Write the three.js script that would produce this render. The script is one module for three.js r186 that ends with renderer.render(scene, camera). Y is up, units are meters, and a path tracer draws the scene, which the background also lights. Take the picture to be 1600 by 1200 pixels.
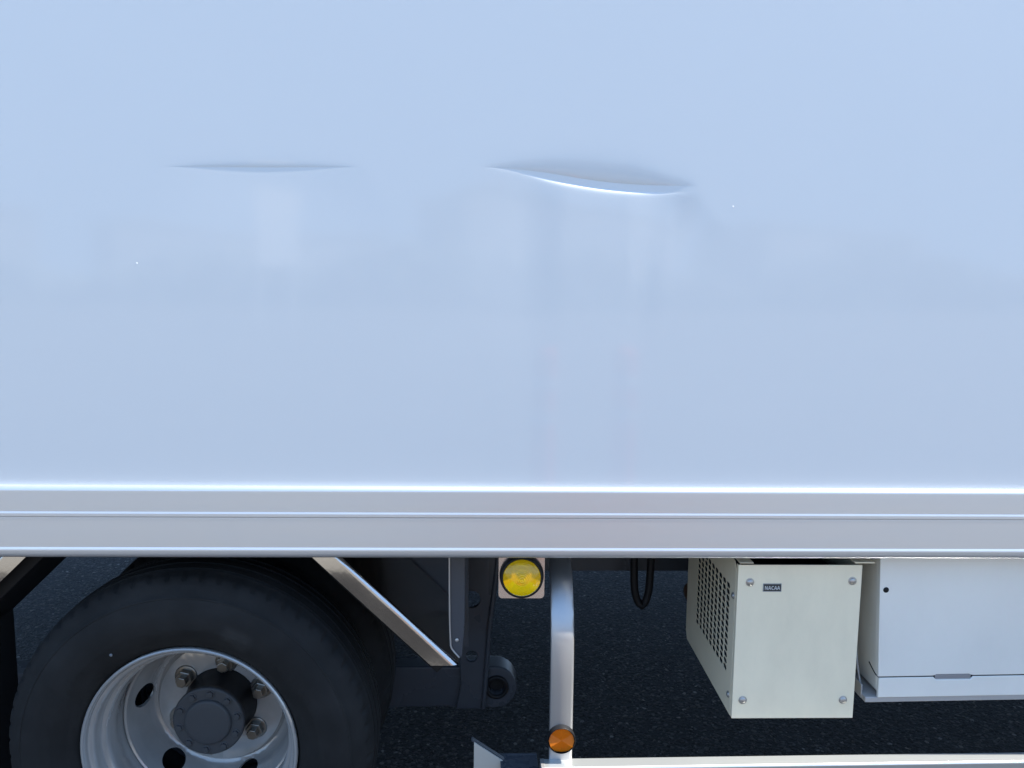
import * as THREE from 'three';
import { RoundedBoxGeometry } from 'three/addons/geometries/RoundedBoxGeometry.js';
import { mergeGeometries, mergeVertices, toCreasedNormals } from 'three/addons/utils/BufferGeometryUtils.js';
import { ImprovedNoise } from 'three/addons/math/ImprovedNoise.js';
import { Brush, Evaluator, SUBTRACTION } from 'three-bvh-csg';

// ---------------------------------------------------------------- camera, sky, sun, exposure
const scene = new THREE.Scene();
const camera = new THREE.PerspectiveCamera(2 * Math.atan(600 / 1250) * 180 / Math.PI, 4 / 3, 0.05, 600);
camera.rotation.order = 'YXZ';
camera.position.set(0, 1.39, 1.58);
camera.rotation.set(-6.9 * Math.PI / 180, -1.57 * Math.PI / 180, 0.011);
scene.add(camera);

const SUN = new THREE.Vector3(0.55, 0.83, 0.034).normalize();
{
  const W = 512, H = 256, data = new Float32Array(W * H * 4);
  for (let j = 0; j < H; j++) for (let i = 0; i < W; i++) {
    const el = ((j + 0.5) / H - 0.5) * Math.PI, az = ((i + 0.5) / W - 0.5) * 2 * Math.PI;
    const d = new THREE.Vector3(Math.cos(el) * Math.cos(az), Math.sin(el), Math.cos(el) * Math.sin(az));
    const s = Math.max(0, Math.sin(el)), t = Math.pow(s, 0.42);
    let r = 0.268 + (0.074 - 0.268) * t, g = 0.374 + (0.157 - 0.374) * t, b = 0.496 + (0.336 - 0.496) * t;
    const c = Math.max(0, d.dot(SUN)), glow = 0.22 * Math.pow(c, 8) + 0.5 * Math.pow(c, 60);
    r += glow * 0.5; g += glow * 0.52; b += glow * 0.55;
    if (el < 0) { r = 0.16; g = 0.165; b = 0.17; }
    data.set([r, g, b, 1], (j * W + i) * 4);
  }
  const sky = new THREE.DataTexture(data, W, H, THREE.RGBAFormat, THREE.FloatType);
  sky.mapping = THREE.EquirectangularReflectionMapping; sky.magFilter = THREE.LinearFilter; sky.needsUpdate = true;
  scene.background = sky; scene.environment = sky;
}
const sun = new THREE.DirectionalLight(new THREE.Color(1, 0.95, 0.87), 3.4);
sun.position.copy(SUN).multiplyScalar(30); sun.castShadow = true;
sun.shadow.mapSize.set(4096, 4096);
Object.assign(sun.shadow.camera, { left: -9, right: 9, top: 9, bottom: -9, near: 1, far: 80 });
scene.add(sun, sun.target);

const renderer = new THREE.WebGLRenderer({ antialias: true });
renderer.toneMapping = THREE.LinearToneMapping;
renderer.toneMappingExposure = 4.55;
renderer.shadowMap.enabled = true;
renderer.setSize(1024, 768);
document.body.appendChild(renderer.domElement);

// ---------------------------------------------------------------- helpers
let seed = 7;
const rnd = () => { seed = (seed * 1664525 + 1013904223) >>> 0; return seed / 4294967296; };
const noise = new ImprovedNoise();
const V2 = (x, y) => new THREE.Vector2(x, y);
const V3 = (x, y, z) => new THREE.Vector3(x, y, z);
function put(name, geo, mat, parent, label) {
  const m = new THREE.Mesh(Array.isArray(geo) ? mergeGeometries(geo.map(g => { const q = g.index ? g.toNonIndexed() : g; for (const k of Object.keys(q.attributes)) if (!['position', 'normal', 'uv'].includes(k)) q.deleteAttribute(k); return q; })) : geo, mat);
  m.name = name; m.castShadow = m.receiveShadow = true; if (label) m.userData.label = label;
  parent.add(m); return m;
}
function group(name, parent, label, x = 0, y = 0, z = 0) {
  const g = new THREE.Group(); g.name = name; g.position.set(x, y, z); if (label) g.userData.label = label; parent.add(g); return g;
}
const box = (x0, x1, y0, y1, z0, z1, r = 0.002, seg = 2) => {
  const g = new RoundedBoxGeometry(x1 - x0, y1 - y0, z1 - z0, seg, Math.min(r, (x1 - x0) * 0.49, (y1 - y0) * 0.49, (z1 - z0) * 0.49));
  g.translate((x0 + x1) / 2, (y0 + y1) / 2, (z0 + z1) / 2); return g;
};
// lathe whose axis is z (facing the viewer); profile points are [radius, z]
const latheZ = (pts, seg = 64) => { const g = new THREE.LatheGeometry(pts.map(p => V2(p[0], p[1])), seg); g.rotateX(Math.PI / 2); return g; };
// extrude a (z, y) outline along x; smooth only across shallow bends, and let long flats keep their own normal
function sectionNormals(pts, split) {
  const seg = [], out = [];
  for (let i = 0; i < pts.length - 1; i++) { const dx = pts[i + 1][0] - pts[i][0], dy = pts[i + 1][1] - pts[i][1], l = Math.hypot(dx, dy) || 1e-9; seg.push([dy / l, -dx / l, l]); }
  const mix = (a, b) => { if (!a || !b || a[0] * b[0] + a[1] * b[1] < Math.cos(split)) return null; const wa = a[2] * a[2], wb = b[2] * b[2], x = a[0] * wa + b[0] * wb, y = a[1] * wa + b[1] * wb, l = Math.hypot(x, y) || 1; return [x / l, y / l]; };
  for (let i = 0; i < seg.length; i++) out.push([mix(seg[i - 1], seg[i]) || seg[i], mix(seg[i], seg[i + 1]) || seg[i]]);
  return out;
}
function sweepX(pts, x0, x1, n = 1, split = 0.5) {
  const pos = [], nor = [], uv = [], idx = [], N = sectionNormals(pts, split); let L = 0;
  for (let i = 0; i < pts.length - 1; i++) {
    const a = pts[i], b = pts[i + 1], l = Math.hypot(b[0] - a[0], b[1] - a[1]), o = pos.length / 3;
    for (let k = 0; k <= n; k++) { const x = x0 + (x1 - x0) * k / n; pos.push(x, a[1], a[0], x, b[1], b[0]); nor.push(0, N[i][0][1], N[i][0][0], 0, N[i][1][1], N[i][1][0]); uv.push(x, L, x, L + l); }
    for (let k = 0; k < n; k++) { const q = o + k * 2; idx.push(q, q + 2, q + 1, q + 1, q + 2, q + 3); }
    L += l;
  }
  const g = new THREE.BufferGeometry();
  g.setAttribute('position', new THREE.Float32BufferAttribute(pos, 3)); g.setAttribute('normal', new THREE.Float32BufferAttribute(nor, 3)); g.setAttribute('uv', new THREE.Float32BufferAttribute(uv, 2)); g.setIndex(idx); return g;
}
const plate = (pts, depth, bevel = 0.0008, holes = []) => {
  const s = new THREE.Shape(pts.map(p => V2(p[0], p[1]))); holes.forEach(h => s.holes.push(h));
  return new THREE.ExtrudeGeometry(s, { depth: depth - 2 * bevel, bevelEnabled: bevel > 0, bevelThickness: bevel, bevelSize: bevel, bevelOffset: -bevel, bevelSegments: 2, curveSegments: 24 });
};
const roundRect = (x0, y0, x1, y1, r) => {
  const s = new THREE.Shape(); s.moveTo(x0 + r, y0); s.lineTo(x1 - r, y0); s.absarc(x1 - r, y0 + r, r, -Math.PI / 2, 0); s.lineTo(x1, y1 - r); s.absarc(x1 - r, y1 - r, r, 0, Math.PI / 2);
  s.lineTo(x0 + r, y1); s.absarc(x0 + r, y1 - r, r, Math.PI / 2, Math.PI); s.lineTo(x0, y0 + r); s.absarc(x0 + r, y0 + r, r, Math.PI, Math.PI * 1.5); return s;
};
const circlePath = (x, y, r) => { const p = new THREE.Path(); p.absarc(x, y, r, 0, Math.PI * 2, true); return p; };
function tex(n, fn, srgb = false, m = n) {
  const d = new Uint8Array(n * m * 4);
  for (let j = 0; j < m; j++) for (let i = 0; i < n; i++) { const c = fn(i / n, j / m, i, j), o = (j * n + i) * 4; d[o] = c[0] * 255; d[o + 1] = c[1] * 255; d[o + 2] = c[2] * 255; d[o + 3] = 255; }
  const t = new THREE.DataTexture(d, n, m); t.wrapS = t.wrapT = THREE.RepeatWrapping; t.magFilter = THREE.LinearFilter; t.minFilter = THREE.LinearMipmapLinearFilter; t.generateMipmaps = true;
  if (srgb) t.colorSpace = THREE.SRGBColorSpace; t.needsUpdate = true; return t;
}
const lin = (r, g, b) => new THREE.Color().setRGB(r, g, b);
const std = (c, roughness, metalness = 0, extra = {}) => new THREE.MeshPhysicalMaterial({ color: lin(...c), roughness, metalness, ...extra });
const toS = v => v <= 0.0031308 ? v * 12.92 : 1.055 * Math.pow(v, 1 / 2.4) - 0.055;

// ---------------------------------------------------------------- ground: asphalt, one sheet to the horizon
{
  const N = 1024, col = new Float32Array(N * N * 3), hgt = new Float32Array(N * N);      // one tile is 1.28 m
  for (let j = 0; j < N; j++) for (let i = 0; i < N; i++) { const n = 0.5 + 0.5 * Math.sin(i * 0.9 + 3 * Math.sin(j * 0.37)) * Math.sin(j * 1.13 + 2 * Math.sin(i * 0.21)); const v = 0.013 + 0.018 * n * rnd(); const o = j * N + i; col[o * 3] = v; col[o * 3 + 1] = v; col[o * 3 + 2] = v * 1.02; hgt[o] = 0.25 * rnd() * 0.3; }
  for (let k = 0; k < 30000; k++) {
    const cx = rnd() * N, cy = rnd() * N, big = rnd(), r = 1.4 + 4.6 * big * big * big, e = 0.7 + 0.6 * rnd(), a = rnd() * Math.PI, ca = Math.cos(a), sa = Math.sin(a);
    const lite = rnd(), v = lite > 0.985 ? 0.085 + 0.06 * rnd() : 0.008 + 0.055 * Math.pow(rnd(), 2.4), warm = 1.03 + 0.12 * rnd(), top = 0.45 + 0.55 * rnd();
    const R = Math.ceil(r * 1.4);
    for (let y = -R; y <= R; y++) for (let x = -R; x <= R; x++) {
      const u = (x * ca + y * sa) / r * e, w = (-x * sa + y * ca) / r / e, d = Math.max(Math.abs(u) * 0.55 + Math.abs(w) * 0.75, Math.hypot(u, w) * 0.95);
      if (d > 1) continue;
      const o = ((Math.floor(cy + y) + N) % N) * N + (Math.floor(cx + x) + N) % N, h = top * (1 - 0.5 * d * d * d * d);
      if (h < hgt[o]) continue;
      hgt[o] = h; const q = v * (0.88 + 0.24 * rnd()); col[o * 3] = q * warm; col[o * 3 + 1] = q; col[o * 3 + 2] = q / warm;
    }
  }
  const map = tex(N, (u, v, i, j) => { const o = (j * N + i) * 3; return [toS(col[o]), toS(col[o + 1]), toS(col[o + 2])]; }, true);
  const bump = tex(N, (u, v, i, j) => { const h = hgt[j * N + i]; return [h, h, h]; });
  const xs = [], coarse = [-250, -120, -60, -30, -15, -8]; for (const c of coarse) xs.push(c);
  for (let x = -5; x <= 5.001; x += 0.25) xs.push(x); for (const c of coarse.slice().reverse()) xs.push(-c);
  const pos = [], uv = [], vc = [], nor = [], idx = [], n = xs.length;
  for (const z of xs) for (const x of xs) {
    pos.push(x, 0, z); nor.push(0, 1, 0); uv.push(x / 1.28, z / 1.28);
    const w = 0.92 + 0.28 * noise.noise(x * 0.8, z * 0.8, 3.1) + 0.15 * noise.noise(x * 2.7, z * 2.7, 9.4); vc.push(w, w, w);
  }
  for (let j = 0; j < n - 1; j++) for (let i = 0; i < n - 1; i++) { const a = j * n + i; idx.push(a, a + n, a + 1, a + 1, a + n, a + n + 1); }
  const g = new THREE.BufferGeometry();
  g.setAttribute('position', new THREE.Float32BufferAttribute(pos, 3)); g.setAttribute('normal', new THREE.Float32BufferAttribute(nor, 3)); g.setAttribute('uv', new THREE.Float32BufferAttribute(uv, 2)); g.setAttribute('color', new THREE.Float32BufferAttribute(vc, 3)); g.setIndex(idx);
  const m = put('ground', g, new THREE.MeshPhysicalMaterial({ map, bumpMap: bump, bumpScale: 0.007, roughness: 0.95, specularIntensity: 0.5, vertexColors: true }), scene);
  m.userData = { kind: 'structure', label: 'dark coarse asphalt seen under the truck' };
  // concrete apron along the near side of the truck, in full sun
  {
    const cm = tex(512, (u, v) => { let q = 0, a = 0.5, f = 4; for (let k = 0; k < 6; k++) { q += a * noise.noise(u * f + 9, v * f + 3, k * 2.7); a *= 0.6; f *= 2.1; } const w = 0.9 + 0.35 * q; return [toS(0.170 * w), toS(0.156 * w), toS(0.130 * w)]; }, true); cm.repeat.set(0.5, 0.5);
    const slab = box(0.008, 3.992, -0.066, 0, 0, 3.985, 0.004, 1), sm = new THREE.MeshStandardMaterial({ map: cm, roughness: 0.9 });
    for (let i = -10; i < 10; i++) for (let j = 0; j < 10; j++) put('concrete_slab', slab, sm, m).position.set(i * 4, 0.006 + 0.002 * rnd(), 1.45 + j * 4);
  }
  // loose chips lying on the asphalt
  const chip = new THREE.IcosahedronGeometry(1, 0), inst = new THREE.InstancedMesh(chip, new THREE.MeshStandardMaterial({ color: 0xffffff, roughness: 0.9 }), 2600), M = new THREE.Matrix4(), Q = new THREE.Quaternion(), E = new THREE.Euler();
  for (let k = 0; k < 2600; k++) {
    const x = -2.6 + 5.2 * rnd(), z = -4.2 + 4.0 * rnd(), s = 0.0010 + 0.0032 * Math.pow(rnd(), 5), c = 0.014 + 0.05 * Math.pow(rnd(), 3);
    Q.setFromEuler(E.set(rnd() * 6, rnd() * 6, rnd() * 6)); M.compose(V3(x, s * 0.35, z), Q, V3(s * (0.8 + 0.6 * rnd()), s * 0.7, s * (0.8 + 0.6 * rnd())));
    inst.setMatrixAt(k, M); inst.setColorAt(k, lin(c, c * 0.98, c * 0.95));
  }
  inst.name = 'loose_gravel'; inst.userData = { kind: 'stuff', label: 'tiny loose stone chips scattered on the asphalt under the truck', category: 'gravel' };
  scene.add(inst);
}

// ---------------------------------------------------------------- materials
const scuff = tex(512, (u, v) => { let s = 0, a = 0.5, f = 4; for (let k = 0; k < 6; k++) { s += a * noise.noise(u * f + 40, v * f + 17, k * 5.3); a *= 0.55; f *= 2.1; } const w = Math.min(1, Math.max(0, 0.5 + s * 0.6)); return [w, w, w]; });
const brushed = tex(512, (u, v, i, j) => { const w = 0.9 + 0.05 * noise.noise(u * 4, v * 40, 2) + 0.04 * noise.noise(u * 16, v * 128, 7); return [w, w, w]; });
const wavy = tex(256, (u, v) => { const w = 0.5 + 0.45 * noise.noise(u * 6, v * 6, 3.3); return [w, w, w]; });
const grime = tex(512, (u, v) => { let q = 0, a = 0.5, f = 5; for (let k = 0; k < 6; k++) { q += a * noise.noise(u * f + 21, v * f * 1.5 + 13, k * 4.1); a *= 0.6; f *= 2; } const w = Math.min(1, 0.80 + 0.35 * q); return [toS(w), toS(w * 0.985), toS(w * 0.96)]; }, true);
const faint = tex(512, (u, v) => { let q = 0, a = 0.5, f = 4; for (let k = 0; k < 6; k++) { q += a * noise.noise(u * f + 31, v * f * 0.6 + 7, k * 3.7); a *= 0.62; f *= 2; } const w = Math.min(1, 0.965 + 0.09 * q); return [toS(w), toS(w * 0.997), toS(w * 0.99)]; }, true);
const M = {
  white: std([0.555, 0.583, 0.598], 0.45, 0, { clearcoat: 0.62, clearcoatRoughness: 0.055 }),
  alu: std([0.575, 0.597, 0.63], 0.44, 0.8, { roughnessMap: brushed }),
  post: std([0.43, 0.42, 0.41], 0.46, 0.8),
  steel: std([0.50, 0.485, 0.47], 0.17, 1, { bumpMap: wavy, bumpScale: 0.03 }),
  hubdark: std([0.012, 0.012, 0.013], 0.5),
  black: std([0.008, 0.008, 0.009], 0.55, 0, { specularIntensity: 0.5 }),
  chassis: std([0.050, 0.054, 0.062], 0.6, 0, { specularIntensity: 0.6, roughnessMap: scuff }),
  rubber: std([0.015, 0.015, 0.016], 0.85),
  rim: std([0.47, 0.46, 0.445], 0.40, 0.35, { map: grime, roughnessMap: scuff }),
  nut: std([0.24, 0.225, 0.20], 0.28, 0.9),
  hub: std([0.009, 0.009, 0.010], 0.5),
  flange: std([0.042, 0.044, 0.047], 0.6, 0.1),
  cream: std([0.83, 0.725, 0.525], 0.42, 0, { map: faint }),
  bolt: std([0.42, 0.41, 0.39], 0.38, 0.8),
  frp: std([0.75, 0.725, 0.66], 0.4, 0, { map: faint, clearcoat: 0.8, clearcoatRoughness: 0.15 }),
  sill: std([0.36, 0.345, 0.33], 0.6, 0.1),
  cargo: std([0.5, 0.5, 0.5], 0.6),
};

// ---------------------------------------------------------------- the truck
const truck = group('box_truck', scene);
truck.userData = { label: 'white box truck with two dents in its glossy side panel', category: 'truck' };
const X0 = -2.3, X1 = 3.6;
put('cargo_body', [box(X0, X1, 0.862, 3.1, -2.36, -0.012, 0.01), box(X0 + .3, X1 - .3, 0.80, 0.855, -2.2, -0.30, 0.004)], M.black, truck);

// side panel with two dents pushed into it
const smooth = (a, b, x) => { const t = Math.min(1, Math.max(0, (x - a) / (b - a))); return t * t * (3 - 2 * t); };
const lerpTab = (tab, x) => { if (x <= tab[0][0]) return tab[0][1]; for (let i = 1; i < tab.length; i++) if (x <= tab[i][0]) { const a = tab[i - 1], b = tab[i]; return a[1] + (b[1] - a[1]) * (x - a[0]) / (b[0] - a[0]); } return tab[tab.length - 1][1]; };
const CREASE = [[-0.05, 1.6195], [0.002, 1.618], [0.05, 1.6155], [0.101, 1.6115], [0.163, 1.602], [0.225, 1.5942], [0.287, 1.5902], [0.35, 1.589], [0.42, 1.5885]];
const RIDGE = [[-0.05, 1.6195], [0.002, 1.6175], [0.05, 1.612], [0.08, 1.605], [0.113, 1.5965], [0.163, 1.5885], [0.225, 1.5805], [0.288, 1.5765], [0.35, 1.5755], [0.42, 1.580]];
const soft = (tab, x) => { let s = 0, w = 0; for (let k = -4; k <= 4; k++) { const g = 5 - Math.abs(k); s += g * lerpTab(tab, x + k * 0.008); w += g; } return s / w; };
function dentDepth(x, y) {
  let d = 0;
  if (x > -0.9 && x < 0.1) {                                                   // long shallow crease
    const dy = y - (1.6103 + (x + 0.62) * 0.0135), h = 0.195 + (dy < 0 ? -0.6 * dy : 0), u = (x + 0.44) / h;
    if (Math.abs(u) < 1) { const a = 0.00105 * Math.pow(Math.cos(Math.PI / 2 * u), 1.3); d -= dy > 0 ? a * (0.64 * Math.exp(-dy / 0.0062) + 0.36 * Math.exp(-dy / 0.0013)) : a * (0.16 * Math.exp(dy / 0.006) + 0.84 * Math.exp(-Math.pow(dy / 0.11, 2))); }
  }
  if (x > -0.3 && x < 0.8) {                                                   // deep curved crease with a bright lower lip
    const yc = soft(CREASE, x), yr = Math.min(soft(RIDGE, x), yc - 0.0004), dy = y - yc, q = yr - y, w = Math.max(0, q) * 0.8;
    const a = 0.0046 * smooth(-0.04 - w, 0.22, x) * (1 - smooth(0.310, 0.408 + w, x)) * (1 - 0.52 * smooth(0.25, 0.35, x)), up = (0.008 + 0.007 * smooth(0, 0.2, x)) * (1 - 0.38 * smooth(0.25, 0.35, x)), reach = 0.24 - 0.13 * smooth(0.27, 0.35, x);
    const crest = 0.22 + 0.56 * smooth(0.05, 0.15, x) * (1 - smooth(0.26, 0.37, x)), glow = 0.14 * crest;
    let s;
    if (dy > 0) s = 0.88 * Math.exp(-dy / up) + 0.12 * Math.exp(-dy / 0.003);
    else if (q < 0) s = 1 - 0.05 * (dy / (yr - yc + 1e-6));
    else s = 0.95 * (crest * Math.exp(-q / 0.0024) + glow * Math.exp(-q / 0.014) + (1 - crest - glow) * Math.exp(-Math.pow(q / reach, 2)));
    d -= a * s;
  }
  d += 0.00035 * noise.noise(x * 1.3, y * 1.1, 4.2) + 0.00008 * noise.noise(x * 5, y * 4, 1.7);
  return d;
}
{
  const xs = [], ys = [];
  for (let x = X0; x < -0.70; x += 0.04) xs.push(x); for (let x = -0.70; x < 0.46; x += 0.005) xs.push(x); for (let x = 0.46; x < X1; x += 0.04) xs.push(x); xs.push(X1);
  for (let y = 0.975; y < 1.50; y += 0.03) ys.push(y); for (let y = 1.50; y < 1.565; y += 0.004) ys.push(y); for (let y = 1.565; y < 1.66; y += 0.0006) ys.push(y); for (let y = 1.66; y < 1.70; y += 0.004) ys.push(y); for (let y = 1.70; y < 3.1; y += 0.05) ys.push(y); ys.push(3.1);
  const pos = [], nor = [], uv = [], idx = [], n = xs.length, e = 0.0005, v = V3();
  for (const y of ys) for (const x of xs) {
    pos.push(x, y, dentDepth(x, y)); v.set(-(dentDepth(x + e, y) - dentDepth(x - e, y)) / (2 * e), -(dentDepth(x, y + e) - dentDepth(x, y - e)) / (2 * e), 1).normalize(); nor.push(v.x, v.y, v.z); uv.push(x, y);
  }
  for (let j = 0; j < ys.length - 1; j++) for (let i = 0; i < n - 1; i++) { const a = j * n + i; idx.push(a, a + 1, a + n, a + 1, a + n + 1, a + n); }
  const g = new THREE.BufferGeometry();
  g.setAttribute('position', new THREE.Float32BufferAttribute(pos, 3)); g.setAttribute('normal', new THREE.Float32BufferAttribute(nor, 3)); g.setAttribute('uv', new THREE.Float32BufferAttribute(uv, 2)); g.setIndex(idx);
  const p = put('side_panel', g, M.white, truck, 'glossy white side panel with two creased dents');
  const chipMat = std([0.9, 0.9, 0.9], 0.3);
  const chipGeo = new THREE.SphereGeometry(0.0015, 10, 8); chipGeo.scale(1, 1, 0.2);
  for (const [x, y] of [[-0.684, 1.428], [0.471, 1.551]]) { const c = put('paint_chip', chipGeo, chipMat, p); c.position.set(x, y, dentDepth(x, y)); }
}
// aluminium bottom trim, one extruded profile
{
  const p = [[-0.004, 0.9892], [0.001, 0.9890]];
  for (let k = 0; k <= 8; k++) { const a = Math.PI / 2 * (1 - k / 8); p.push([0.004 + 0.008 * Math.cos(a), 0.9800 + 0.0088 * Math.sin(a)]); }
  p.push([0.0120, 0.9755], [0.0120, 0.9390], [0.0122, 0.9382], [0.0130, 0.9352], [0.0132, 0.9345], [0.0132, 0.9295], [0.0130, 0.9288], [0.0126, 0.9272], [0.0127, 0.9262], [0.0128, 0.9255], [0.0128, 0.8662], [0.0131, 0.8655], [0.0142, 0.8625], [0.0146, 0.8610], [0.0146, 0.8585]);
  p.push([0.0141, 0.8530], [0.0132, 0.8490], [0.0116, 0.8460], [0.0092, 0.8442], [0.0060, 0.8435]);
  p.push([-0.03, 0.8435], [-0.06, 0.8435]);
  put('bottom_trim', sweepX(p.reverse(), X0, X1, 1, 0.6), M.alu, truck, 'satin aluminium trim along the bottom of the side panel');
}

// ---------------------------------------------------------------- wheels (axis along z, origin at hub on the outer face)
const WX = -0.64, WY = 0.394;
function tyreGeo() {
  const half = [[0.2225, -0.064], [0.2345, -0.054], [0.238, -0.0455], [0.244, -0.041], [0.252, -0.0368], [0.2535, -0.0360], [0.256, -0.0345], [0.268, -0.0292], [0.2785, -0.0258], [0.2800, -0.0250], [0.2825, -0.0248], [0.284, -0.0246], [0.297, -0.0230], [0.31, -0.0224], [0.323, -0.0236], [0.335, -0.0262], [0.3462, -0.0300], [0.3475, -0.0291], [0.3500, -0.0300], [0.3512, -0.0324], [0.360, -0.0368], [0.3690, -0.0420], [0.3765, -0.0475], [0.3825, -0.0535], [0.3870, -0.0605], [0.3893, -0.068], [0.391, -0.082], [0.3915, -0.0825], [0.3815, -0.0835], [0.3815, -0.0915], [0.3920, -0.0925], [0.3935, -0.110], [0.394, -0.1115], [0.383, -0.1125], [0.383, -0.1205], [0.3942, -0.1215], [0.395, -0.135]];
  const prof = half.concat(half.slice(0, -1).reverse().map(([r, z]) => [r, -0.27 - z]));
  const B = 66, K = 7, S = B * K, pos = [], uv = [], col = [], idx = [], m = prof.length;
  for (let i = 0; i <= S; i++) {
    const a = i / S * Math.PI * 2, notch = (i % K === 0 || i % K === 1) ? 1 : 0;
    prof.forEach(([r, z], j) => {
      let rr = r, zz = z;
      const side = j < m / 2 ? 1 : -1;
      if (r > 0.381 && Math.abs(z + 0.135) > 0.055 && notch) { rr -= 0.0032; zz -= side * 0.0022; }
      if (r > 0.26 && r < 0.37) zz += side * 0.0003 * noise.noise(Math.cos(a) * 9, Math.sin(a) * 9, r * 30);
      pos.push(rr * Math.sin(a), rr * Math.cos(a), zz); uv.push(i / S * 6, j / m * 2.4);
      const px = rr * Math.sin(a), py = rr * Math.cos(a), e1 = ((px - 0.115) * 0.55 + (py - 0.262) * 0.83) / 0.020, e2 = ((px - 0.115) * 0.83 - (py - 0.262) * 0.55) / 0.034;
      const w = 1 + 0.45 * noise.noise(px * 7, py * 7, 5) + 0.3 * noise.noise(px * 21, py * 21, 2) + (side > 0 ? 0.9 * (1 - smooth(0.6, 1.15, Math.max(Math.abs(e1) - 0.25 * e2, Math.abs(e2)))) : 0); col.push(w, w * 0.985, w * 0.96);
    });
  }
  for (let i = 0; i < S; i++) for (let j = 0; j < m - 1; j++) { const a = i * m + j, b = a + 1, c = a + m, d = c + 1; idx.push(a, b, c, b, d, c); }
  const g = new THREE.BufferGeometry(); g.setAttribute('position', new THREE.Float32BufferAttribute(pos, 3)); g.setAttribute('uv', new THREE.Float32BufferAttribute(uv, 2)); g.setAttribute('color', new THREE.Float32BufferAttribute(col, 3)); g.setIndex(idx);
  return toCreasedNormals(g, 0.7);
}
const dust = tex(512, (u, v) => {
  let s = 0, a = 0.5, f = 3; for (let k = 0; k < 6; k++) { s += a * noise.noise(u * f + 4, v * f * 2 + 7, k * 3.1); a *= 0.55; f *= 2; }
  const w = Math.min(1, Math.max(0, 0.5 + s * 0.8)), c = 0.009 + 0.009 * w * w; return [toS(c * 1.0), toS(c * 0.99), toS(c * 0.98)];
}, true);
const tyreMat = new THREE.MeshPhysicalMaterial({ vertexColors: true, map: dust, roughness: 0.8, specularIntensity: 0.6, bumpMap: scuff, bumpScale: 0.0008 });
const tyre = tyreGeo();
function rimGeo() {
  const p = [[0.2225, -0.064], [0.2290, -0.061], [0.2312, -0.056], [0.2318, -0.0515], [0.2306, -0.0475], [0.2280, -0.0455], [0.2250, -0.0462], [0.2228, -0.0495], [0.2214, -0.054], [0.2205, -0.060], [0.2150, -0.0625], [0.2120, -0.066], [0.2105, -0.074], [0.2100, -0.092], [0.2085, -0.096], [0.2010, -0.0985], [0.1980, -0.102], [0.1962, -0.112], [0.1950, -0.125], [0.1935, -0.140], [0.1960, -0.1485], [0.1985, -0.160], [0.2000, -0.176], [0.2000, -0.184]];
  return toCreasedNormals(latheZ(p.reverse(), 160), 0.55);
}
function discGeo() {
  // outer edge, cone with hand holes, groove, raised mounting plateau, centre bore, then the back
  const p = [[0.1995, -0.184], [0.1985, -0.1785], [0.1955, -0.1765], [0.1915, -0.1790], [0.188, -0.190], [0.1745, -0.240], [0.1680, -0.2585], [0.1600, -0.2665], [0.1555, -0.2680], [0.1525, -0.2655], [0.1500, -0.2590], [0.1470, -0.2550], [0.1420, -0.2540], [0.0860, -0.2540], [0.0845, -0.2555], [0.0845, -0.2660], [0.1500, -0.2690], [0.1570, -0.2770], [0.1710, -0.2690], [0.182, -0.245], [0.1965, -0.192], [0.1995, -0.184]];
  const solid = new Brush(mergeVertices(latheZ(p, 96))); solid.updateMatrixWorld();
  let res = solid; const ev = new Evaluator(); ev.useGroups = false;
  for (let k = 0; k < 6; k++) {
    const a = (51 + 60 * k) * Math.PI / 180, c = new Brush(new THREE.CylinderGeometry(0.0275, 0.0275, 0.14, 40));
    c.geometry.rotateX(Math.PI / 2); const tilt = new THREE.Matrix4().makeRotationAxis(V3(-Math.sin(a), Math.cos(a), 0), -0.75);
    c.geometry.applyMatrix4(tilt); c.geometry.translate(0.176 * Math.cos(a), 0.176 * Math.sin(a), -0.236); c.updateMatrixWorld();
    res = ev.evaluate(res, c, SUBTRACTION);
  }
  return toCreasedNormals(res.geometry, 0.62);
}
const rimG = rimGeo(), discG = discGeo();
const hexPrism = (r, h, bev = 0.001) => { const s = []; for (let k = 0; k < 6; k++) s.push([r * Math.cos(k * Math.PI / 3), r * Math.sin(k * Math.PI / 3)]); return plate(s, h, bev); };
const wheel = group('wheel', truck, 'dusty dual rear wheel with a silver deep dish rim', WX, WY, 0);
put('tyre', tyre, tyreMat, wheel);
put('rim', [rimG, discG], M.rim, wheel);
put('hub', latheZ([[0.0, -0.175], [0.072, -0.175], [0.0735, -0.180], [0.0735, -0.205], [0.0765, -0.225], [0.0835, -0.250], [0.084, -0.280]].reverse(), 72), M.hub, wheel);
put('axle_flange', latheZ([[0, -0.1640], [0.076, -0.1640], [0.0800, -0.1655], [0.0815, -0.169], [0.0815, -0.1765], [0.072, -0.178]].reverse(), 72), M.flange, wheel);
put('hub_cap', latheZ([[0, -0.1548], [0.030, -0.1550], [0.0475, -0.1562], [0.0520, -0.1582], [0.0540, -0.1625], [0.0542, -0.1645]].reverse(), 64), M.flange, wheel);
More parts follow.
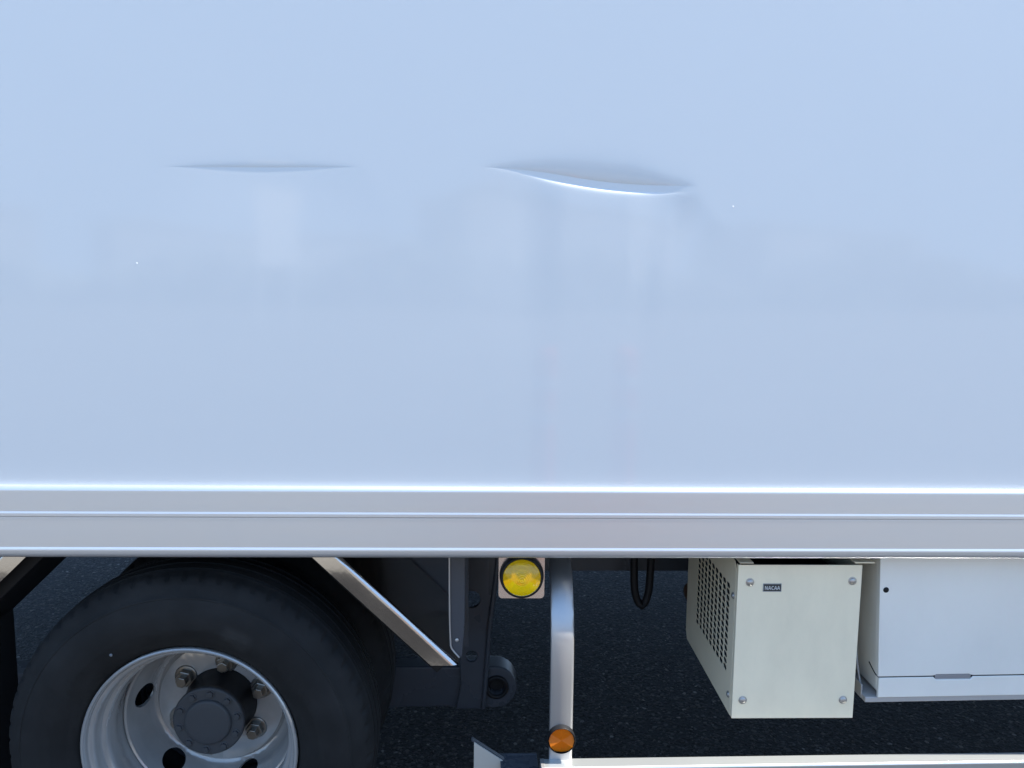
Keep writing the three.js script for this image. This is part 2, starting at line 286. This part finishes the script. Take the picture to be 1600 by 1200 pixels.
{
  const nutG = mergeGeometries([latheZ([[0.0, 0.004], [0.024, 0.004], [0.0265, 0.0015], [0.0268, -0.001]].reverse(), 32).toNonIndexed(), hexPrism(0.0205, 0.017, 0.0018).translate(0, 0, 0.0045), hexPrism(0.0130, 0.020, 0.0012).translate(0, 0, 0.0175)]);
  for (let k = 0; k < 6; k++) { const a = (21 + 60 * k) * Math.PI / 180, n = put('wheel_nut', nutG, M.nut, wheel); n.position.set(0.104 * Math.cos(a), 0.104 * Math.sin(a), -0.2538); n.rotation.z = a + rnd() * 0.6; }
  const bG = mergeGeometries([hexPrism(0.0075, 0.007, 0.0008), latheZ([[0, 0.0015], [0.0098, 0.0015], [0.0102, 0]].reverse(), 20).toNonIndexed()]);
  for (let k = 0; k < 10; k++) { const a = (12 + 36 * k) * Math.PI / 180, n = put('axle_bolt', bG, M.flange, wheel); n.position.set(0.0675 * Math.cos(a), 0.0675 * Math.sin(a), -0.1639); n.rotation.z = rnd() * 3; }
  const v = put('balance_mark', new THREE.SphereGeometry(0.0034, 10, 8).scale(1, 1, 0.4), std([0.13, 0.14, 0.15], 0.7), wheel); v.position.set(-0.146, 0.2255, -0.0285);
}
for (const [name, z, flip] of [['wheel', -0.29, 1], ['wheel', -2.02, 0], ['wheel', -2.30, 1]]) {
  const w = group(name + '_00' + (z > -0.5 ? 1 : z > -2.1 ? 2 : 3), truck, null, WX, WY, z);
  put('tyre', tyre, tyreMat, w);
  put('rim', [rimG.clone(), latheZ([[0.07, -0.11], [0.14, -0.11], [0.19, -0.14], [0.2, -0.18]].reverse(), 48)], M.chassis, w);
}
put('rear_axle', [new THREE.CylinderGeometry(0.062, 0.062, 1.9, 32).rotateX(Math.PI / 2).translate(WX, WY, -1.12), new THREE.SphereGeometry(0.2, 32, 24).translate(WX, WY, -1.1)], M.chassis, truck);

// ---------------------------------------------------------------- chassis behind the wheel
const chassisRail = z => { const y = [[X0, 0.69], [-0.52, 0.69], [-0.30, 0.587], [X1, 0.587]], w = plate([...y, [X1, 0.798], [X0, 0.798]], 0.007, 0.001).translate(0, 0, z - 0.007), f = plate([...y, ...y.slice().reverse().map(p => [p[0], p[1] + 0.008])], 0.058, 0.001).translate(0, 0, z - 0.066); return [w, f, box(X0, X1, 0.79, 0.798, z - 0.066, z - 0.008, 0.002)]; };
put('chassis_rail', chassisRail(-0.62), M.chassis, truck);
put('chassis_rail', chassisRail(-1.42), M.chassis, truck);
put('cross_member', [box(0.7, 0.78, 0.60, 0.78, -1.42, -0.68), box(-0.25, -0.17, 0.60, 0.78, -1.42, -0.68), box(-1.35, -1.27, 0.6, 0.78, -1.42, -0.68)], M.chassis, truck);
{
  const sp = group('leaf_spring', truck, 'dark painted leaf spring end with its round eye');
  const leaf = (x0, x1, y0, t, sag) => { const c = new THREE.QuadraticBezierCurve3(V3(x0, y0, 0), V3((x0 + x1) / 2, y0 - sag, 0), V3(x1, y0, 0)), P = c.getPoints(24), s = []; P.forEach(p => s.push([p.x, p.y])); P.reverse().forEach(p => s.push([p.x, p.y - t])); return plate(s, 0.07, 0.001).translate(0, 0, -0.585); };
  put('leaf', leaf(-1.35, 0.03, 0.340, 0.014, 0.05), M.chassis, sp); put('leaf', leaf(-1.28, -0.06, 0.324, 0.014, 0.05), M.chassis, sp); put('leaf', leaf(-1.2, -0.14, 0.308, 0.014, 0.05), M.chassis, sp);
  // the arm and eye bracket seen right of the tyre
  const arm = new THREE.Shape(); arm.moveTo(-0.30, 0.236); arm.lineTo(-0.06, 0.240); arm.lineTo(0.02, 0.236); arm.absarc(0.020, 0.291, 0.055, -Math.PI / 2, Math.PI / 2); arm.lineTo(-0.262, 0.346); arm.closePath();
  arm.holes.push(circlePath(0.024, 0.293, 0.026));
  put('spring_arm', new THREE.ExtrudeGeometry(arm, { depth: 0.06, bevelSize: 0.005, bevelThickness: 0.005, bevelSegments: 3, curveSegments: 24 }).translate(0, 0, -0.58), M.chassis, sp);
  put('eye_bush', [new THREE.TorusGeometry(0.028, 0.006, 10, 32).translate(0.024, 0.293, -0.513), new THREE.CylinderGeometry(0.0245, 0.0245, 0.05, 32).rotateX(Math.PI / 2).translate(0.027, 0.290, -0.56)], M.black, sp);
  const h = new THREE.Shape(); h.moveTo(-0.095, 0.70); h.lineTo(0.028, 0.70); h.lineTo(0.020, 0.60); h.bezierCurveTo(0.008, 0.52, 0.004, 0.47, 0.000, 0.40); h.lineTo(-0.012, 0.238); h.lineTo(-0.085, 0.238); h.lineTo(-0.072, 0.30); h.lineTo(-0.078, 0.45); h.closePath();
  h.holes.push(circlePath(-0.045, 0.550, 0.024)); h.holes.push(circlePath(-0.045, 0.388, 0.017));
  put('spring_hanger', [new THREE.ExtrudeGeometry(h, { depth: 0.008, bevelSize: 0.003, bevelThickness: 0.003, bevelSegments: 2, curveSegments: 24 }).translate(0, 0, -0.513), (() => { const q = new THREE.TubeGeometry(new THREE.CatmullRomCurve3([V3(0.026, 0.69, -0.505), V3(0.018, 0.60, -0.503), V3(0.004, 0.48, -0.5), V3(-0.002, 0.39, -0.5), V3(-0.012, 0.24, -0.5)]), 24, 0.007, 8); return q; })()], M.chassis, truck, 'dark spring hanger bracket with round holes');
}
put('brake_hose', new THREE.TubeGeometry(new THREE.CatmullRomCurve3([V3(0.395, 0.72, -0.5), V3(0.393, 0.64, -0.5), V3(0.400, 0.56, -0.495), V3(0.415, 0.536, -0.49), V3(0.430, 0.56, -0.495), V3(0.438, 0.64, -0.5), V3(0.438, 0.72, -0.5)]), 40, 0.0105, 10), M.black, truck, 'black hose hanging in a loop under the floor');
put('exhaust_pipe', latheZ([[0.026, -0.25], [0.030, -0.25], [0.031, 0.0], [0.026, 0.0], [0.024, -0.03]], 28).rotateY(-0.9).translate(0.56, 0.560, -0.52), std([0.13, 0.075, 0.05], 0.7, 0.4), truck, 'brown rusty pipe end behind the cream box');

// ---------------------------------------------------------------- mudguards: bent stainless sheet
function mudguard(mir) {
  const g = group('mudguard', truck, mir > 0 ? 'polished stainless mudguard slanting down right of the tyre' : 'polished stainless mudguard slanting down left of the tyre');
  const X = x => mir > 0 ? x : 2 * (WX - 0.017) - x, pos = [], idx = [], uv = [];
  // across the bend: from the lip's lower edge, over the rounded edge, back under the body
  const n = V2(0.693, 0.721);                                                  // outward normal of the sloping sheet
  const sec = []; const R = 0.011;
  sec.push([-0.030, -0.038]); sec.push([-0.030, 0.002 - R]);
  for (let k = 1; k <= 8; k++) { const a = k / 8 * Math.PI / 2; sec.push([-0.030 - R + R * Math.cos(a), 0.002 - R + R * Math.sin(a)]); }
  sec.push([-0.045, 0.002], [-0.20, 0.002], [-0.335, 0.002]);
  const A = V2(-0.42, 0.936), B = V2(-0.066, 0.5945), end = B.y, N = sectionNormals(sec, 0.5), nor = [];
  for (let j = 0; j < sec.length - 1; j++) {
    const o = pos.length / 3;
    for (const [q, c] of [[sec[j], N[j][0]], [sec[j + 1], N[j][1]]]) for (const P of [A, B]) {
      let x = P.x + n.x * q[1], y = P.y + n.y * q[1];
      if (P === B) { const t = (end - y) / (B.y - A.y); x += (B.x - A.x) * t; y = end; }                  // the foot is cut level
      pos.push(X(x), y, q[0]); nor.push(-n.x * c[1] * mir * -1, n.y * c[1], c[0]); uv.push(x, y);
    }
    if (mir > 0) idx.push(o, o + 1, o + 2, o + 2, o + 1, o + 3); else idx.push(o, o + 2, o + 1, o + 2, o + 3, o + 1);
  }
  const q = new THREE.BufferGeometry(); q.setAttribute('position', new THREE.Float32BufferAttribute(pos, 3)); q.setAttribute('normal', new THREE.Float32BufferAttribute(nor, 3)); q.setAttribute('uv', new THREE.Float32BufferAttribute(uv, 2)); q.setIndex(idx);
  put('lip', q, M.steel, g);
  { const L = Math.hypot(B.x - A.x, B.y - A.y) + 0.02, u = box(-L / 2, L / 2, -0.058, -0.003, -0.337, -0.07, 0.002); u.rotateZ(Math.atan2(B.y - A.y, B.x - A.x) * 1); u.translate((A.x + B.x) / 2 - 0.012, (A.y + B.y) / 2 + 0.012, 0); if (mir < 0) { u.rotateY(Math.PI); u.translate(2 * (WX - 0.017), 0, -0.407); } put('underside', u, M.black, g); }
  if (mir > 0) {
    put('stay', plate([[-0.083, 0.86], [-0.050, 0.86], [-0.0505, 0.68], [-0.056, 0.602], [-0.062, 0.5975], [-0.079, 0.622], [-0.0815, 0.66]], 0.004, 0.0012).translate(0, 0, -0.058), M.chassis, g, 'narrow dark upright stay');
    put('stay_edge', new THREE.TubeGeometry(new THREE.CatmullRomCurve3([V3(-0.0835, 0.86, -0.052), V3(-0.0825, 0.70, -0.052), V3(-0.0805, 0.638, -0.052), V3(-0.079, 0.624, -0.052), V3(-0.062, 0.602, -0.052)]), 32, 0.0019, 8), M.post, g);
    put('rivet', new THREE.SphereGeometry(0.0042, 14, 10).scale(1, 1, 0.5).translate(-0.067, 0.640, -0.0535), M.bolt, g);
  }
  if (mir > 0) put('splash_plate', plate([[-0.40, 0.848], [-0.40, 0.80], [-0.075, 0.49], [-0.050, 0.49], [-0.050, 0.848]], 0.003, 0.001).translate(0, 0, -0.345), M.chassis, g);
  return g;
}
mudguard(1); mudguard(-1);
put('mudguard_top', box(-0.93, -0.36, 0.846, 0.850, -0.335, -0.05, 0.001), M.black, truck);
put('mud_flap', box(-1.175, -1.165, 0.10, 0.625, -0.335, -0.04, 0.003), M.rubber, truck, 'black rubber mud flap behind the tyre');

// ---------------------------------------------------------------- round yellow side lamp on its square plate
{
  const g = group('side_lamp', truck, 'round yellow side lamp on a square steel plate', 0.0685, 0.794, -0.026);
  put('mounting_plate', new THREE.ExtrudeGeometry(roundRect(-0.0475, -0.050, 0.0475, 0.075, 0.008), { depth: 0.001, bevelSize: 0.0008, bevelThickness: 0.0008, bevelSegments: 2 }).translate(0, 0, -0.003), std([0.46, 0.41, 0.41], 0.2, 0.9), g);
  put('gasket', latheZ([[0.0385, 0.014], [0.040, 0.0158], [0.0425, 0.0155], [0.0448, 0.012], [0.0460, 0.004], [0.0462, 0.0]].reverse(), 64), M.black, g);
  put('reflector', toCreasedNormals(latheZ([[0.006, 0.001], [0.013, 0.003], [0.021, 0.0045], [0.029, 0.009], [0.0395, 0.0148]].reverse(), 18), 0.1), std([0.95, 0.94, 0.9], 0.16, 1), g);
  put('bulb', new THREE.SphereGeometry(0.0065, 20, 14).translate(0, 0, 0.009), std([0.9, 0.88, 0.8], 0.1, 0, { transmission: 0.3, thickness: 0 }), g);
  const p = []; for (let k = 0; k <= 64; k++) { const t = k / 64, r = 0.0388 * t, dome = 0.0305 - 0.0155 * Math.pow(t, 2.6), rib = (r < 0.012 ? 0.0003 * Math.cos(r / 0.0024 * Math.PI) : 0.0001 * Math.cos(r / 0.0017 * Math.PI)); p.push([r, dome + rib]); }
  put('lens', latheZ(p.reverse(), 96), std([1.0, 0.72, 0.006], 0.10, 0, { transmission: 0.7, thickness: 0, ior: 1.49, clearcoat: 0.6, clearcoatRoughness: 0.05 }), g, 'yellow ribbed plastic lens');
}

// ---------------------------------------------------------------- side guard: post, rail, slanted end plate, amber reflector
{
  const c = new THREE.CatmullRomCurve3([V3(0, 0.88, -0.25), V3(0, 0.835, -0.165), V3(0, 0.797, -0.112), V3(0, 0.770, -0.055), V3(0, 0.748, -0.0300), V3(0, 0.722, -0.0085), V3(0, 0.690, 0.0060), V3(0, 0.635, 0.0135), V3(0, 0.52, 0.016), V3(0, 0.34, 0.016)], false, 'centripetal');
  const W = 0.0478, T = 0.022, sec = []; const corner = (cx, cz, a0, r) => { for (let k = 0; k <= 6; k++) { const a = a0 + k / 6 * Math.PI / 2; sec.push([cx + r * Math.cos(a), cz + r * Math.sin(a)]); } };
  corner(W / 2 - 0.0055, -0.0055, 0, 0.0055); corner(-W / 2 + 0.0035, -0.0035, Math.PI / 2, 0.0035); corner(-W / 2 + 0.002, -T + 0.002, Math.PI, 0.002); corner(W / 2 - 0.002, -T + 0.002, Math.PI * 1.5, 0.002); sec.push(sec[0]);
  const N = 60, pos = [], uv = [], idx = [], m = sec.length;
  for (let i = 0; i <= N; i++) {
    const P = c.getPointAt(i / N), t = c.getTangentAt(i / N), nz = V3(0, t.z, -t.y).normalize(); if (nz.z < 0) nz.negate();
    sec.forEach(([u, w], j) => { pos.push(0.1535 + u + 0.006 * (1 - smooth(0, 0.5, i / N)), P.y + nz.y * w, P.z + nz.z * w); uv.push(j / m, P.y * 2); });
  }
  for (let i = 0; i < N; i++) for (let j = 0; j < m - 1; j++) { const a = i * m + j, b = a + 1, d = a + m, e = d + 1; idx.push(a, d, b, b, d, e); }
  const q = new THREE.BufferGeometry(); q.setAttribute('position', new THREE.Float32BufferAttribute(pos, 3)); q.setAttribute('uv', new THREE.Float32BufferAttribute(uv, 2)); q.setIndex(idx);
  put('guard_post', toCreasedNormals(q, 0.8), M.post, truck, 'bent aluminium post carrying the low side rail');

  const r = group('side_guard_rail', truck, 'low aluminium side guard rail with a slanted end', 0.115, 0.4095, 0.045); r.rotation.set(0, 0.024, -0.006);
  const prof = [[-0.032, -0.10], [-0.034, -0.003], [-0.032, 0.0]]; prof.push([-0.005, 0.0]);
  for (let k = 1; k <= 6; k++) { const a = k / 6 * Math.PI / 2; prof.push([-0.005 + 0.005 * Math.sin(a), -0.005 + 0.005 * Math.cos(a)]); } prof.push([0.0, -0.06], [0.0, -0.10], [-0.032, -0.10]);
  put('rail', sweepX(prof.reverse(), 0, 2.6, 1, 0.8), std([0.57, 0.59, 0.58], 0.3, 0.75), r);
  put('end_cap', box(-0.004, 0.004, -0.098, 0.0008, -0.033, 0.0008, 0.001), M.post, r);
  put('inner_channel', [box(-0.085, -0.005, -0.12, -0.030, -0.104, -0.097, 0.001), box(-0.085, -0.005, -0.038, -0.031, -0.097, -0.036, 0.001)], M.chassis, r);
  put('end_plate', plate([[-0.142, 0.012], [-0.142, -0.14], [0.02, -0.14], [-0.052, -0.050]], 0.004, 0.001).translate(0, 0, -0.079), std([0.46, 0.43, 0.37], 0.5, 0.2), r, 'pale grey end plate cut at a slant');
  put('end_plate_edge', box(-0.006, 0.098, -0.002, 0.002, -0.091, -0.0795, 0.0005).rotateZ(-0.606).translate(-0.142, 0.012, 0), M.chassis, r);

  const a = group('amber_reflector', truck, 'small round amber reflector on the post foot', 0.1532, 0.4600, 0.017);
  put('housing', latheZ([[0.0255, 0.012], [0.0272, 0.0115], [0.0282, 0.009], [0.0285, -0.001]].reverse(), 48), M.black, a);
  put('visor', latheZ([[0.0285, 0.001], [0.0288, 0.013], [0.0278, 0.0145]].reverse(), 48), M.black, a);
  put('backing', latheZ([[0, 0.003], [0.0255, 0.004]].reverse(), 40), std([0.8, 0.75, 0.6], 0.3, 0.8), a);
  const fp = [], S = 3;
  for (let k = 0; k < S * 2; k++) { const a0 = (k - 0.5) * Math.PI / S + Math.PI / 6, a1 = a0 + Math.PI / S, z = k % 2 ? 0.0125 : 0.0125, am = (a0 + a1) / 2; const rr = 0.0268, P = t => [rr * Math.cos(t), rr * Math.sin(t), 0.0118]; const mid = [rr * 0.98 * Math.cos(am), rr * 0.98 * Math.sin(am), k % 2 ? 0.0145 : 0.0095]; const c0 = [0, 0, 0.0128]; fp.push(...c0, ...P(a0), ...mid, ...c0, ...mid, ...P(a1)); }
  const f = new THREE.BufferGeometry(); f.setAttribute('position', new THREE.Float32BufferAttribute(fp, 3)); f.computeVertexNormals(); f.setAttribute('uv', new THREE.Float32BufferAttribute(new Float32Array(fp.length / 3 * 2), 2));
  put('lens', f, std([0.95, 0.24, 0.004], 0.2, 0, { transmission: 0.5, thickness: 0, clearcoat: 0.2 }), a, 'faceted amber plastic lens');
}

// ---------------------------------------------------------------- cream equipment box with a vented side
{
  const g = group('equipment_box', truck, 'cream metal equipment box with a vented side');
  const xa = 0.5205, xb = 0.7835, ya = 0.4795, yb = 0.8195, zf = -0.020, zb = -0.425;
  put('front_cover', [box(xa + 0.001, xb, ya, yb, zf - 0.0016, zf, 0.0007), box(xa + 0.001, xa + 0.0024, ya, yb - 0.001, zf - 0.011, zf - 0.0016, 0.0004), box(xb - 0.0015, xb, ya, yb - 0.001, zf - 0.30, zf - 0.0016, 0.0004), box(xa + 0.001, xb, ya, ya + 0.0015, zf - 0.30, zf - 0.0016, 0.0004)], M.cream, g);
  const slots = [], cols = 9, rows = 14, z0 = -0.070, dz = 0.0296, y0 = 0.5665, dy = 0.0143;
  for (let i = 0; i < cols; i++) for (let j = 0; j < rows; j++) { const z = z0 - dz * (i + 0.42), y = y0 + dy * j, s = new THREE.Path(), hx = 0.0136, hy = 0.0057; s.moveTo(-z - hx, y); s.lineTo(-z - hx + 0.005, y - hy); s.lineTo(-z + hx - 0.005, y - hy); s.lineTo(-z + hx, y); s.lineTo(-z + hx - 0.005, y + hy); s.lineTo(-z - hx + 0.005, y + hy); s.closePath(); slots.push(s); }
  const sp = new THREE.Shape([V2(0.0325, ya), V2(0.410, ya), V2(0.425, ya + 0.02), V2(0.425, 0.838), V2(0.060, 0.838), V2(0.060, 0.8215), V2(0.045, 0.8195), V2(0.0325, 0.805)]); slots.forEach(s => sp.holes.push(s));
  const side = new THREE.ExtrudeGeometry(sp, { depth: 0.0014, bevelEnabled: false }); side.rotateY(Math.PI / 2); side.translate(xa + 0.0005, 0, 0);
  put('vented_panel', side, M.cream, g, 'cream side panel punched with rows of slots');
  put('casing', [box(xa + 0.004, xb - 0.003, ya + 0.003, yb - 0.006, zb - 0.002, zb, 0.0005), box(xa + 0.03, xb - 0.03, ya + 0.03, yb - 0.03, zb + 0.02, zf - 0.03, 0.004)], M.black, g);
  put('top_tab', box(xa + 0.001, xa + 0.030, yb + 0.006, yb + 0.0075, -0.06, -0.012, 0.0005), M.cream, g);
  put('top_tab', box(xb - 0.02, xb + 0.022, yb + 0.0065, yb + 0.009, -0.045, -0.012, 0.0005), M.cream, g);
  put('top_bracket', box(xa + 0.02, xb - 0.02, yb + 0.001, yb + 0.03, -0.40, -0.06, 0.002), M.black, g);
  const screw = mergeGeometries([latheZ([[0, 0.0046], [0.0042, 0.0042], [0.0064, 0.0028], [0.0070, 0.0008]].reverse(), 24).toNonIndexed(), latheZ([[0.0, 0.0012], [0.0086, 0.0012], [0.0090, 0.0]].reverse(), 24).toNonIndexed()]);
  for (const [x, y] of [[0.547, 0.782], [0.764, 0.785], [0.5435, 0.521], [0.760, 0.521]]) put('cover_bolt', screw, M.bolt, g).position.set(x, y, zf);
  for (const [z, y] of [[-0.045, 0.743], [-0.0485, 0.519]]) { const s = put('side_bolt', screw, M.bolt, g); s.position.set(xa + 0.0005, y, z); s.rotation.y = -Math.PI / 2; s.scale.setScalar(0.85); }
  const cv = document.createElement('canvas'); cv.width = 256; cv.height = 112; const k = cv.getContext('2d');
  k.fillStyle = '#8d9192'; k.fillRect(0, 0, 256, 112); k.fillStyle = '#26292b'; k.fillRect(8, 8, 240, 96); k.fillStyle = '#b9bbb8'; k.font = 'bold 72px sans-serif'; k.textAlign = 'center'; k.textBaseline = 'middle'; k.fillText('NACAA', 128, 60, 216);
  const ct = new THREE.CanvasTexture(cv); ct.colorSpace = THREE.SRGBColorSpace;
  const pl = put('nameplate', new THREE.BoxGeometry(0.039, 0.0175, 0.0012), new THREE.MeshPhysicalMaterial({ map: ct, roughness: 0.4 }), g, 'small dark nameplate with light letters'); pl.position.set(0.5945, 0.7705, zf + 0.0006);
}

// ---------------------------------------------------------------- white tool locker
{
  const g = group('tool_locker', truck, 'white plastic tool locker hung under the floor', 0.841, 0.520, -0.030); g.rotation.set(0, 0, 0.0155);
  const W = 1.3, seam = 0.0445, latch0 = 0.119, latch1 = 0.206;
  const lean = geo => { const p = geo.attributes.position; for (let i = 0; i < p.count; i++) if (p.getX(i) < 0.2) p.setX(i, p.getX(i) - 0.034 * p.getY(i)); geo.computeVertexNormals(); return geo; };
  put('body', lean(box(0.0012, W, 0.003, 0.36, -0.40, -0.0035, 0.012, 4)), M.frp, g);
  // lid above the seam, with a notch for the latch
  const door = new THREE.Shape(); door.moveTo(0, 0.362); door.lineTo(0, seam + 0.0028); door.lineTo(latch0 - 0.004, seam + 0.0028); door.quadraticCurveTo(latch0 + 0.004, seam + 0.0028, latch0 + 0.007, seam + 0.0058); door.lineTo(latch1 - 0.007, seam + 0.0058); door.quadraticCurveTo(latch1 - 0.004, seam + 0.0028, latch1 + 0.004, seam + 0.0028); door.lineTo(W, seam + 0.0028); door.lineTo(W, 0.362); door.closePath();
  put('door', new THREE.ExtrudeGeometry(door, { depth: 0.006, bevelSize: 0.0014, bevelOffset: -0.0014, bevelThickness: 0.0014, bevelSegments: 3 }).applyMatrix4(new THREE.Matrix4().makeShear(0, 0, -0.034, 0, 0, 0)).translate(0, 0, -0.0075), M.frp, g);
  const low = new THREE.Shape(); low.moveTo(0, 0); low.lineTo(W, 0); low.lineTo(W, seam - 0.0002); low.lineTo(latch1, seam - 0.0002); low.lineTo(latch1 - 0.006, seam - 0.0065); low.lineTo(latch0 + 0.006, seam - 0.0065); low.lineTo(latch0, seam - 0.0002); low.lineTo(0, seam - 0.0002); low.closePath();
  put('lower_panel', new THREE.ExtrudeGeometry(low, { depth: 0.006, bevelSize: 0.0014, bevelOffset: -0.0014, bevelThickness: 0.0014, bevelSegments: 3 }).translate(0, 0, -0.0075), M.frp, g);
  put('seam_gasket', box(0.003, W, seam - 0.004, seam + 0.007, -0.0085, -0.0030, 0.0005), M.black, g);
  put('latch', box(latch0 + 0.004, latch1 - 0.004, seam - 0.006, seam + 0.0045, -0.010, -0.0022, 0.0015), std([0.28, 0.28, 0.29], 0.45, 0.4), g, 'narrow recessed grey latch');
  put('plug', latheZ([[0, 0.0022], [0.0045, 0.0018], [0.0062, 0.0003]].reverse(), 24).translate(0.005, 0.2415, 0), M.black, g);
  put('side_seam', new THREE.TubeGeometry(new THREE.CatmullRomCurve3([V3(0.0005, 0.0455, -0.002), V3(-0.0008, 0.046, -0.012), V3(-0.0012, 0.052, -0.028), V3(-0.0016, 0.060, -0.044)]), 20, 0.0012, 8), M.black, g);
  put('sill', [box(-0.026, W, -0.013, -0.001, -0.40, -0.004, 0.002), box(-0.028, -0.025, -0.011, 0.02, -0.40, -0.02, 0.001)], M.sill, g, 'grey metal sill below the locker');
  put('side_flange', new THREE.TubeGeometry(new THREE.CatmullRomCurve3([V3(-0.021, 0.003, -0.035), V3(-0.019, 0.05, -0.062), V3(-0.014, 0.10, -0.085), V3(-0.012, 0.20, -0.095)]), 24, 0.0022, 8), M.sill, g);
}

// ---------------------------------------------------------------- a building across the yard, mirrored in the panel
{
  const b = group('ribbed_screen', scene, null, -6.75, 0, 24); b.rotation.y = -1.15 + Math.PI;
  b.userData = { label: 'tall white ribbed screen on two posts, mirrored in the truck side', category: 'screen' };
  const wht = std([0.85, 0.85, 0.83], 0.6);
  for (const x of [-0.8, 0.8]) put('post', box(x - 0.05, x + 0.05, 0, 4.6, -0.06, 0.04, 0.01), wht, b);
  for (let k = 0; k < 7; k++) put('slat', box(-0.95 + k * 0.275, -0.95 + k * 0.275 + 0.235, 2.05, 4.6, 0.045, 0.10, 0.01), wht, b);
  // pale buildings beyond the yard
  const far = [[-52, 62, 30, 7.5, 0.5, 'long pale grey building'], [-20, 70, 24, 6.2, 0.56, 'low cream building'], [8, 66, 22, 8.2, 0.48, 'grey building with dark windows'], [34, 74, 26, 6.8, 0.58, 'whitish building'], [64, 66, 30, 9.0, 0.46, 'tall grey building']];
  far.forEach(([x, z, w, h, c, what], i) => {
    const g = group('far_building' + (i ? '_00' + i : ''), scene, null, x, 0, z); g.rotation.y = Math.PI - 0.62;
    g.userData = { label: what + ' across the yard, mirrored faintly in the truck side', category: 'building' };
    const wm = std([c, c * 0.98, c * 0.96], 0.8), gm = std([0.22, 0.24, 0.26], 0.3);
    put('wall', box(-w / 2, w / 2, 0, h, -9, 0, 0.03), wm, g); put('roof', box(-w / 2 - 0.2, w / 2 + 0.2, h, h + 0.3, -9.2, 0.2, 0.03), wm, g);
    put('door', box(-1.2, 1.2, 0, 2.6, 0.005, 0.05, 0.01), gm, g);
  });
}

{ // loose pale trees in front of the buildings
  const N = 5200, leaf = new THREE.IcosahedronGeometry(0.3, 0), t = new THREE.InstancedMesh(leaf, std([1, 1, 1], 0.8), N), Mx = new THREE.Matrix4(), Q = new THREE.Quaternion(), E = new THREE.Euler();
  for (let k = 0; k < N; k++) {
    const x = -85 + 170 * rnd(), h = 3.2 + 3.4 * noise.noise(x * 0.09, 4, 1) + 2.4 * noise.noise(x * 0.31, 2, 7), y = Math.max(0.2, h) * rnd(), c = 0.75 + 0.5 * rnd(), sc = 0.7 + 1.6 * rnd();
    Q.setFromEuler(E.set(rnd() * 6, rnd() * 6, rnd() * 6)); Mx.compose(V3(x, y, 52 + 5 * rnd()), Q, V3(sc, sc, sc)); t.setMatrixAt(k, Mx); t.setColorAt(k, lin(0.31 * c, 0.33 * c, 0.29 * c));
  }
  t.name = 'tree_line'; t.userData = { kind: 'stuff', label: 'distant line of pale trees mirrored faintly in the truck side', category: 'trees' }; scene.add(t);
}
{
  const y = put('concrete_yard', new THREE.PlaneGeometry(260, 60).rotateX(-Math.PI / 2).translate(0, 0.004, 71.2), std([0.17, 0.156, 0.13], 0.9), scene);
  y.userData = { kind: 'structure', label: 'pale concrete yard behind the viewer' };
}
// two slim orange posts standing on the apron behind the viewer; only their reflection shows
{
  const orange = std([0.78, 0.10, 0.035], 0.5), band = std([0.8, 0.8, 0.8], 0.4), rub = M.rubber;
  const mk = (name, x, z, label) => {
    const g = group(name, scene, null, x, 0.008, z); g.userData = { label, category: 'post', group: 'orange posts behind the viewer' };
    put('base', new THREE.CylinderGeometry(0.16, 0.18, 0.03, 32).translate(0, 0.015, 0), rub, g);
    put('shaft', new THREE.LatheGeometry([V2(0.075, 0.03), V2(0.068, 0.08), V2(0.060, 1.04), V2(0.052, 1.08), V2(0, 1.09)], 32), orange, g);
    for (const h of [0.72, 0.9]) put('band', new THREE.CylinderGeometry(0.0645, 0.066, 0.06, 32, 1, true).translate(0, h, 0), band, g);
  };
  mk('delineator_post', 0.27, 2.52, 'orange post mirrored right below the curved dent');
  mk('delineator_post_001', 0.71, 2.62, 'orange post mirrored farther right, beside the other one');
}

renderer.render(scene, camera);
